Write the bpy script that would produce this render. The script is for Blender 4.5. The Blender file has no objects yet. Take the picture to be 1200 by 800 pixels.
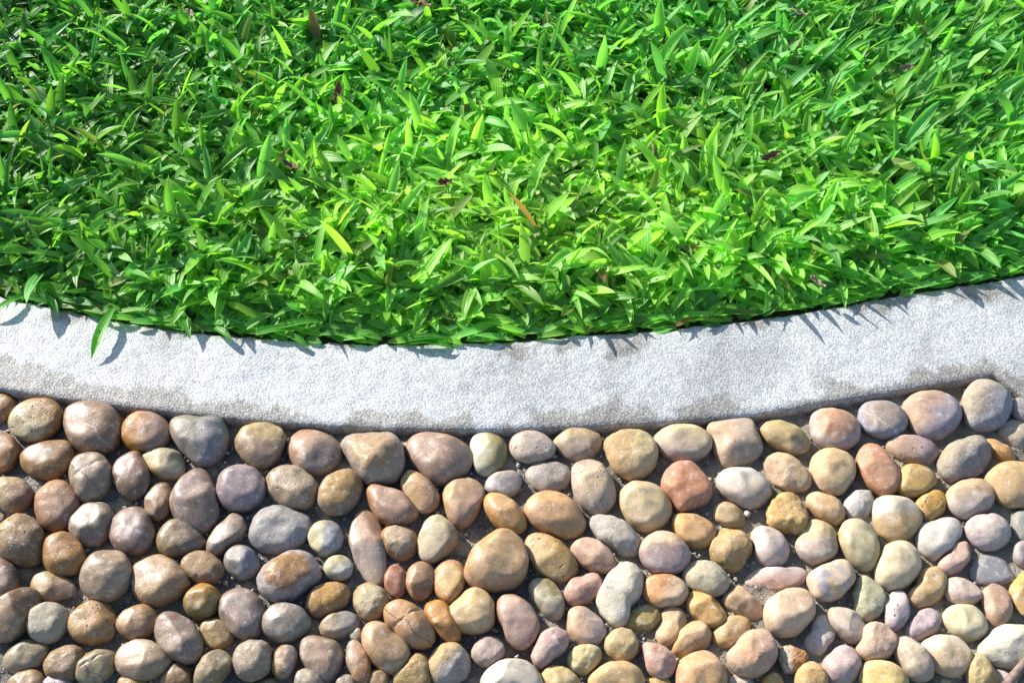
import bpy, bmesh, math, random
import numpy as np
from mathutils import Vector, Matrix, noise
R = math.radians
random.seed(4); rng = np.random.default_rng(4)

# ------------------------------------------------------------------ camera, sky, sun, exposure
scene = bpy.context.scene
C = scene.collection
TILT, HFOV, DIST = R(38), R(47), 1.15
CAM = Vector((0.0, -DIST * math.sin(TILT), DIST * math.cos(TILT)))     # looks at the origin, on the kerb's top level
cam_d = bpy.data.cameras.new('camera'); cam = bpy.data.objects.new('camera', cam_d); C.objects.link(cam)
cam.location = CAM; cam.rotation_euler = (TILT, 0, 0)
cam_d.sensor_width = 36; cam_d.lens = 18 / math.tan(HFOV / 2); cam_d.clip_start = 0.01; cam_d.clip_end = 300
scene.camera = cam

SUN_DIR = Vector((-0.655, 0.59, 0.46)).normalized()                     # towards the sun
elev = math.asin(SUN_DIR.z); azim = math.atan2(SUN_DIR.x, SUN_DIR.y)
w = bpy.data.worlds.new('World'); scene.world = w; w.use_nodes = True
wn = w.node_tree; bg = wn.nodes['Background']
sky = wn.nodes.new('ShaderNodeTexSky'); sky.sky_type = 'NISHITA'; sky.sun_disc = False
sky.sun_elevation = elev; sky.sun_rotation = azim
wn.links.new(sky.outputs[0], bg.inputs[0]); bg.inputs[1].default_value = 0.115
sun_d = bpy.data.lights.new('sun', 'SUN'); sun_d.energy = 4.9; sun_d.angle = R(0.5); sun_d.color = (1, .955, .89)
sun = bpy.data.objects.new('sun', sun_d); C.objects.link(sun)
sun.rotation_euler = SUN_DIR.to_track_quat('Z', 'Y').to_euler()
vs = scene.view_settings
vs.view_transform = 'Standard'; vs.look = 'None'; vs.gamma = 1; vs.use_curve_mapping = False; vs.exposure = 0.95
scene.render.engine = 'CYCLES'
scene.cycles.max_bounces = 6; scene.cycles.transmission_bounces = 4

# ------------------------------------------------------------------ helpers
F = 600 / math.tan(HFOV / 2)
AX, AU, AB = Vector((1, 0, 0)), Vector((0, math.cos(TILT), math.sin(TILT))), Vector((0, -math.sin(TILT), math.cos(TILT)))
def ground(px, py, z):
    """the point at height z that the 1200 x 800 survey picture shows at (px, py)"""
    d = AX * (px - 600) + AU * (400 - py) - AB * F
    t = (z - CAM.z) / d.z
    return CAM + d * t
MORTAR, KERB, SOIL = -0.013, 0.0, -0.006                               # levels: mortar bed, kerb top, lawn soil

def lin(h):
    v = [int(h[i:i + 2], 16) / 255 for i in (0, 2, 4)]
    return [(x / 12.92 if x <= .04045 else ((x + .055) / 1.055) ** 2.4) for x in v]
def link(name, me, mat=None):
    o = bpy.data.objects.new(name, me); C.objects.link(o)
    if mat: me.materials.append(mat)
    return o
def mesh(name, verts, faces, smooth=True):
    me = bpy.data.meshes.new(name); me.from_pydata([tuple(v) for v in verts], [], faces); me.update()
    me.polygons.foreach_set('use_smooth', [smooth] * len(me.polygons))
    return me
def tag(o, label=None, cat=None, group=None, kind=None):
    for k, v in (('label', label), ('category', cat), ('group', group), ('kind', kind)):
        if v: o[k] = v
    return o
class NT:
    """a small node-tree writer"""
    def __init__(s, name):
        s.m = bpy.data.materials.new(name); s.m.use_nodes = True; s.t = s.m.node_tree; s.t.nodes.clear()
    def n(s, typ, ins=(), **kw):
        nd = s.t.nodes.new('ShaderNode' + typ)
        for k, v in kw.items(): setattr(nd, k, v)
        for k, v in dict(ins).items():
            if isinstance(v, bpy.types.NodeSocket): s.t.links.new(v, nd.inputs[k])
            else: nd.inputs[k].default_value = v
        return nd
    def math(s, op, a, b=0.0, clamp=False):
        return s.n('Math', {0: a, 1: b}, operation=op, use_clamp=clamp).outputs[0]
    def noise(s, vec, scale, detail=4, rough=.55, dist=0):
        return s.n('TexNoise', {'Vector': vec, 'Scale': scale, 'Detail': detail, 'Roughness': rough, 'Distortion': dist}).outputs
    def ramp(s, fac, a, b):
        return s.n('MapRange', {'Value': fac, 'From Min': a, 'From Max': b}, interpolation_type='SMOOTHSTEP').outputs[0]
    def mix(s, fac, a, b, blend='MIX'):
        nd = s.n('Mix', data_type='RGBA', blend_type=blend)
        for k, v in ((0, fac), (6, a), (7, b)):
            if isinstance(v, bpy.types.NodeSocket): s.t.links.new(v, nd.inputs[k])
            else: nd.inputs[k].default_value = v if k == 0 or len(v) == 4 else (*v, 1)
        return nd.outputs[2]
    def out(s, surf):
        s.n('OutputMaterial', {'Surface': surf}); return s.m
    def bump(s, h, strength, dist, normal=None):
        ins = {'Height': h, 'Strength': strength, 'Distance': dist}
        if normal: ins['Normal'] = normal
        return s.n('Bump', ins).outputs[0]
# ------------------------------------------------------------------ materials
ALB = 0.68                                                             # sunlit look -> base colour
def mat_pebble():
    k = NT('pebble_stone')
    at = lambda n, ty='OBJECT': k.n('Attribute', attribute_name=n, attribute_type=ty).outputs
    c1, c2 = at('c1')['Color'], at('c2')['Color']
    rough, wet, pits, vein = at('rough')['Fac'], at('wet')['Fac'], at('pits')['Fac'], at('vein')['Fac']
    bl = at('blend', 'GEOMETRY')['Fac']
    rnd = k.n('ObjectInfo').outputs['Random']
    oc = k.n('TexCoord').outputs['Object']
    off = k.n('CombineXYZ', {0: k.math('MULTIPLY', rnd, 37), 1: k.math('MULTIPLY', rnd, 91), 2: k.math('MULTIPLY', rnd, 13)}).outputs[0]
    v = k.n('VectorMath', {0: oc, 1: off}, operation='ADD').outputs[0]
    # squash the pattern along one axis of its own per stone
    n1 = k.noise(v, 55, 9, .66, .5)[0]
    n2 = k.noise(v, 150, 7, .74)[0]
    n3 = k.noise(v, 1100, 2, .6)[0]
    n4 = k.noise(v, 24, 2, .5)[0]
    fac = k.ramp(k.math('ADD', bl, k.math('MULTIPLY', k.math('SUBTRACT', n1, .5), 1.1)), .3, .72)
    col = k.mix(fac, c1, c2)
    col = k.mix(k.math('MULTIPLY', k.ramp(n2, .50, .66), .50), col, k.mix(1, col, (.50, .46, .42), 'MULTIPLY'))
    col = k.mix(k.math('MULTIPLY', k.ramp(n2, .46, .34), .34), col, (.74, .70, .66))
    sat = k.n('HueSaturation', {'Color': col, 'Hue': k.math('ADD', .5, k.math('MULTIPLY', k.math('SUBTRACT', n4, .5), .03)), 'Saturation': k.math('ADD', .80, k.math('MULTIPLY', n4, .50)), 'Value': k.math('ADD', .72, k.math('MULTIPLY', n1, .56))}).outputs[0]
    col = sat
    # fine mineral specks
    sp = k.math('MULTIPLY', k.ramp(n3, .60, .74), k.math('ADD', .42, k.math('MULTIPLY', rough, .4)))
    col = k.mix(sp, col, (.06, .045, .035))
    sp2 = k.math('MULTIPLY', k.ramp(n3, .42, .28), .42)
    col = k.mix(sp2, col, (.70, .66, .60))
    # pits
    vo = k.n('TexVoronoi', {'Vector': k.n('VectorMath', {0: v, 1: k.n('VectorMath', {0: k.noise(v, 150, 2)[1], 1: (.006, .006, .006)}, operation='MULTIPLY').outputs[0]}, operation='ADD').outputs[0], 'Scale': 230, 'Randomness': 1}).outputs
    big = k.ramp(k.noise(v, 70, 2)[0], .44, .56)
    pit = k.math('MULTIPLY', k.math('MULTIPLY', k.ramp(vo[0], .30, .12), pits), big)
    col = k.mix(k.math('MULTIPLY', pit, .55), col, (.07, .05, .035))
    # hairline veins / creases
    wv = k.n('VectorMath', {0: v, 1: k.n('VectorMath', {0: k.noise(v, 40, 3)[1], 1: (.022, .022, .022)}, operation='MULTIPLY').outputs[0]}, operation='ADD').outputs[0]
    sep = k.n('SeparateXYZ', {0: k.n('VectorMath', {0: wv, 1: off}, operation='SUBTRACT').outputs[0]}).outputs
    ln = k.ramp(k.math('ABSOLUTE', k.math('ADD', k.math('ADD', sep[0], k.math('MULTIPLY', sep[1], 1.3)), -.017)), .0013, .0003)
    col = k.mix(k.math('MULTIPLY', k.math('MULTIPLY', ln, k.math('ABSOLUTE', vein)), k.math('MULTIPLY', k.ramp(n1, .3, .6), .45)), col, k.mix(k.ramp(vein, -.1, .1), (.08, .06, .05), (.62, .58, .54)))
    # every stone has some hairline scratches
    cr = k.n('TexVoronoi', {'Vector': wv, 'Scale': 42, 'Randomness': 1}, feature='DISTANCE_TO_EDGE').outputs[0]
    crm = k.math('MULTIPLY', k.ramp(cr, .022, .004), k.ramp(k.noise(v, 60, 2)[0], .62, .70))
    crm = k.math('MULTIPLY', crm, k.math('ADD', .12, k.math('MULTIPLY', rough, .8)))
    col = k.mix(k.math('MULTIPLY', crm, .45), col, (.10, .075, .06))
    h = k.math('ADD', k.math('MULTIPLY', n2, k.math('ADD', .35, k.math('MULTIPLY', rough, 1.5))), k.math('MULTIPLY', n3, k.math('ADD', .34, k.math('MULTIPLY', rough, .4))))
    h = k.math('SUBTRACT', h, k.math('MULTIPLY', pit, 1.5))
    h = k.math('SUBTRACT', h, k.math('MULTIPLY', crm, .5))
    h = k.math('SUBTRACT', h, k.math('MULTIPLY', k.math('MULTIPLY', ln, k.math('LESS_THAN', vein, 0)), 1.2))
    nrm = k.bump(h, .62, .0017)
    ro = k.math('ADD', .58, k.math('MULTIPLY', wet, -.15))
    ro = k.math('ADD', ro, k.math('ADD', k.math('MULTIPLY', rough, .14), k.math('MULTIPLY', k.math('SUBTRACT', n1, .5), .35)), clamp=True)
    b = k.n('BsdfPrincipled', {'Base Color': col, 'Roughness': ro, 'Normal': nrm, 'IOR': 1.48, 'Coat Weight': k.math('MULTIPLY', wet, .24), 'Coat Roughness': .22, 'Coat Normal': k.bump(n2, .35, .0008)}).outputs[0]
    return k.out(b)
def mat_mortar():
    k = NT('mortar'); oc = k.n('TexCoord').outputs['Object']
    n1 = k.noise(oc, 9, 4)[0]; n2 = k.noise(oc, 120, 6, .7)[0]; n3 = k.noise(oc, 700, 2)[0]; n4 = k.noise(oc, 38, 3)[0]
    x = k.n('SeparateXYZ', {0: oc}).outputs[0]
    dry = k.ramp(k.math('ADD', x, k.math('MULTIPLY', k.math('SUBTRACT', n1, .5), .5)), -.05, .30)
    a = k.mix(n2, (.055, .052, .046), (.17, .158, .138))
    b = k.mix(n2, (.13, .12, .09), (.36, .325, .25))
    col = k.mix(dry, a, b)
    crumbs = k.math('MULTIPLY', k.ramp(n4, .53, .62), .75)
    col = k.mix(crumbs, col, k.mix(n2, (.22, .17, .10), (.48, .41, .28)))
    moss = k.math('MULTIPLY', k.math('MULTIPLY', k.ramp(k.noise(oc, 23, 3)[0], .55, .68), dry), .6)
    col = k.mix(moss, col, (.09, .10, .045))
    col = k.mix(k.math('MULTIPLY', k.ramp(n3, .58, .72), .6), col, (.45, .42, .36))
    gr = k.n('TexVoronoi', {'Vector': oc, 'Scale': 260, 'Randomness': 1}).outputs
    gv = k.n('SeparateColor', {0: gr[1]}).outputs
    grain = k.math('MULTIPLY', k.ramp(gr[0], .55, .35), k.ramp(gv[0], .62, .70))
    col = k.mix(k.math('MULTIPLY', grain, k.math('ADD', .35, k.math('MULTIPLY', dry, .4))), col, k.mix(gv[1], (.16, .15, .14), (.44, .40, .33)))
    nrm = k.bump(k.math('ADD', k.math('MULTIPLY', grain, .6), k.math('ADD', n2, k.math('MULTIPLY', n3, .5))), 1, .003)
    ro = k.math('ADD', k.math('MULTIPLY', dry, .42), k.math('ADD', .42, k.math('MULTIPLY', crumbs, .4)), clamp=True)
    return k.out(k.n('BsdfPrincipled', {'Base Color': col, 'Roughness': ro, 'Normal': nrm}).outputs[0])
def mat_kerb():
    k = NT('washed_concrete'); oc = k.n('TexCoord').outputs['Object']
    edge = k.n('Attribute', attribute_name='edge').outputs['Fac']      # 0 lawn side .. 1 pebble side
    vo = k.n('TexVoronoi', {'Vector': oc, 'Scale': 560, 'Randomness': 1}).outputs
    vo2 = k.n('TexVoronoi', {'Vector': oc, 'Scale': 1000, 'Randomness': 1}).outputs
    g = k.n('SeparateColor', {0: vo[1]}).outputs
    n1 = k.noise(oc, 7, 5, .6)[0]; n2 = k.noise(oc, 30, 5, .65)[0]; n3 = k.noise(oc, 900, 2)[0]; n5 = k.noise(oc, 14, 4, .6)[0]
    col = k.mix(g[0], (.38, .395, .395), (.60, .62, .62))
    col = k.mix(k.math('MULTIPLY', k.ramp(g[1], .86, .97), .35), col, (.30, .29, .30))
    col = k.mix(k.math('MULTIPLY', k.ramp(g[2], .975, .99), .55), col, (.42, .24, .22))
    # bare worn aggregate where the cement skin is gone: along both edges, in ragged patches
    e = k.math('ADD', k.math('MULTIPLY', k.ramp(edge, .55, 1.0), .215), k.math('ADD', k.math('MULTIPLY', k.ramp(edge, .40, .0), .16), k.math('MULTIPLY', k.math('MULTIPLY', k.ramp(k.n('SeparateXYZ', {0: oc}).outputs[0], -.25, -.5), k.ramp(edge, .3, .9)), .21)))
    worn = k.ramp(k.math('ADD', e, k.math('MULTIPLY', k.math('SUBTRACT', k.math('ADD', k.math('MULTIPLY', n2, .35), k.math('MULTIPLY', n5, .65)), .5), .9)), .13, .20)
    wc = k.mix(g[0], (.17, .16, .14), (.44, .42, .37))
    col = k.mix(k.math('MULTIPLY', worn, .85), col, wc)
    grey = k.math('MULTIPLY', k.math('ADD', k.ramp(n1, .47, .66), k.math('MULTIPLY', k.ramp(n5, .5, .7), .5), True), .62)
    col = k.mix(grey, col, k.mix(1, col, (.62, .61, .62), 'MULTIPLY'))
    spk = k.math('MULTIPLY', k.ramp(k.noise(oc, 480, 2)[0], .62, .69), k.math('ADD', .42, k.math('MULTIPLY', grey, .9)))
    col = k.mix(spk, col, (.16, .16, .165))
    gap = k.ramp(vo[0], .38, .62)
    col = k.mix(k.math('MULTIPLY', gap, k.math('ADD', .27, k.math('MULTIPLY', worn, .34))), col, (.16, .155, .15))
    hole = k.math('MULTIPLY', k.ramp(k.noise(oc, 260, 2)[0], .665, .73), .75)
    col = k.mix(hole, col, (.14, .13, .125))
    h = k.math('SUBTRACT', k.math('ADD', k.math('MULTIPLY', n3, .25), k.math('MULTIPLY', k.math('MULTIPLY', vo2[0], -1), .35)), k.math('ADD', vo[0], hole))
    nrm = k.bump(h, .38, .0012)
    return k.out(k.n('BsdfPrincipled', {'Base Color': col, 'Roughness': .62, 'Normal': nrm}).outputs[0])
def mat_soil():
    k = NT('soil'); oc = k.n('TexCoord').outputs['Object']
    n = k.noise(oc, 90, 6, .7)[0]
    col = k.mix(n, (.045, .055, .018), (.12, .105, .05))
    return k.out(k.n('BsdfPrincipled', {'Base Color': col, 'Roughness': .95, 'Normal': k.bump(n, 1, .01)}).outputs[0])
def mat_grass():
    k = NT('grass_blade')
    hue = k.n('Attribute', attribute_name='tone').outputs['Color']     # one colour per blade
    uv = k.n('Attribute', attribute_name='across').outputs['Fac']
    oc = k.n('TexCoord').outputs['Object']
    rib = k.math('SINE', k.math('MULTIPLY', uv, 26))
    n = k.noise(oc, 160, 3)[0]
    col = k.mix(k.math('MULTIPLY', k.ramp(n, .45, .75), .35), hue, k.mix(1, hue, (1.25, 1.1, .6), 'MULTIPLY'))
    mid = k.ramp(k.math('ABSOLUTE', k.math('SUBTRACT', uv, .5)), .07, .02)
    col = k.mix(k.math('MULTIPLY', mid, .35), col, k.mix(1, col, (1.5, 1.4, 1.5), 'MULTIPLY'))
    nrm = k.bump(rib, .22, .0006)
    p = k.n('BsdfPrincipled', {'Base Color': col, 'Roughness': .42, 'Normal': nrm, 'IOR': 1.40}).outputs[0]
    t = k.n('BsdfTranslucent', {'Color': k.mix(1, col, (1.6, 1.75, .72), 'MULTIPLY')}).outputs[0]
    return k.out(k.n('MixShader', {0: .50, 1: p, 2: t}).outputs[0])
def mat_plain(name, a, b, scale, rough=.7, trans=0):
    k = NT(name); oc = k.n('TexCoord').outputs['Object']
    n = k.noise(oc, scale, 5, .65)[0]
    col = k.mix(k.ramp(n, .3, .7), a, b)
    p = k.n('BsdfPrincipled', {'Base Color': col, 'Roughness': rough, 'Normal': k.bump(n, .6, .001)}).outputs[0]
    if trans: p = k.n('MixShader', {0: trans, 1: p, 2: k.n('BsdfTranslucent', {'Color': col}).outputs[0]}).outputs[0]
    return k.out(p)
M_PEB, M_MOR, M_KERB, M_SOIL, M_GRASS = mat_pebble(), mat_mortar(), mat_kerb(), mat_soil(), mat_grass()
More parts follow.
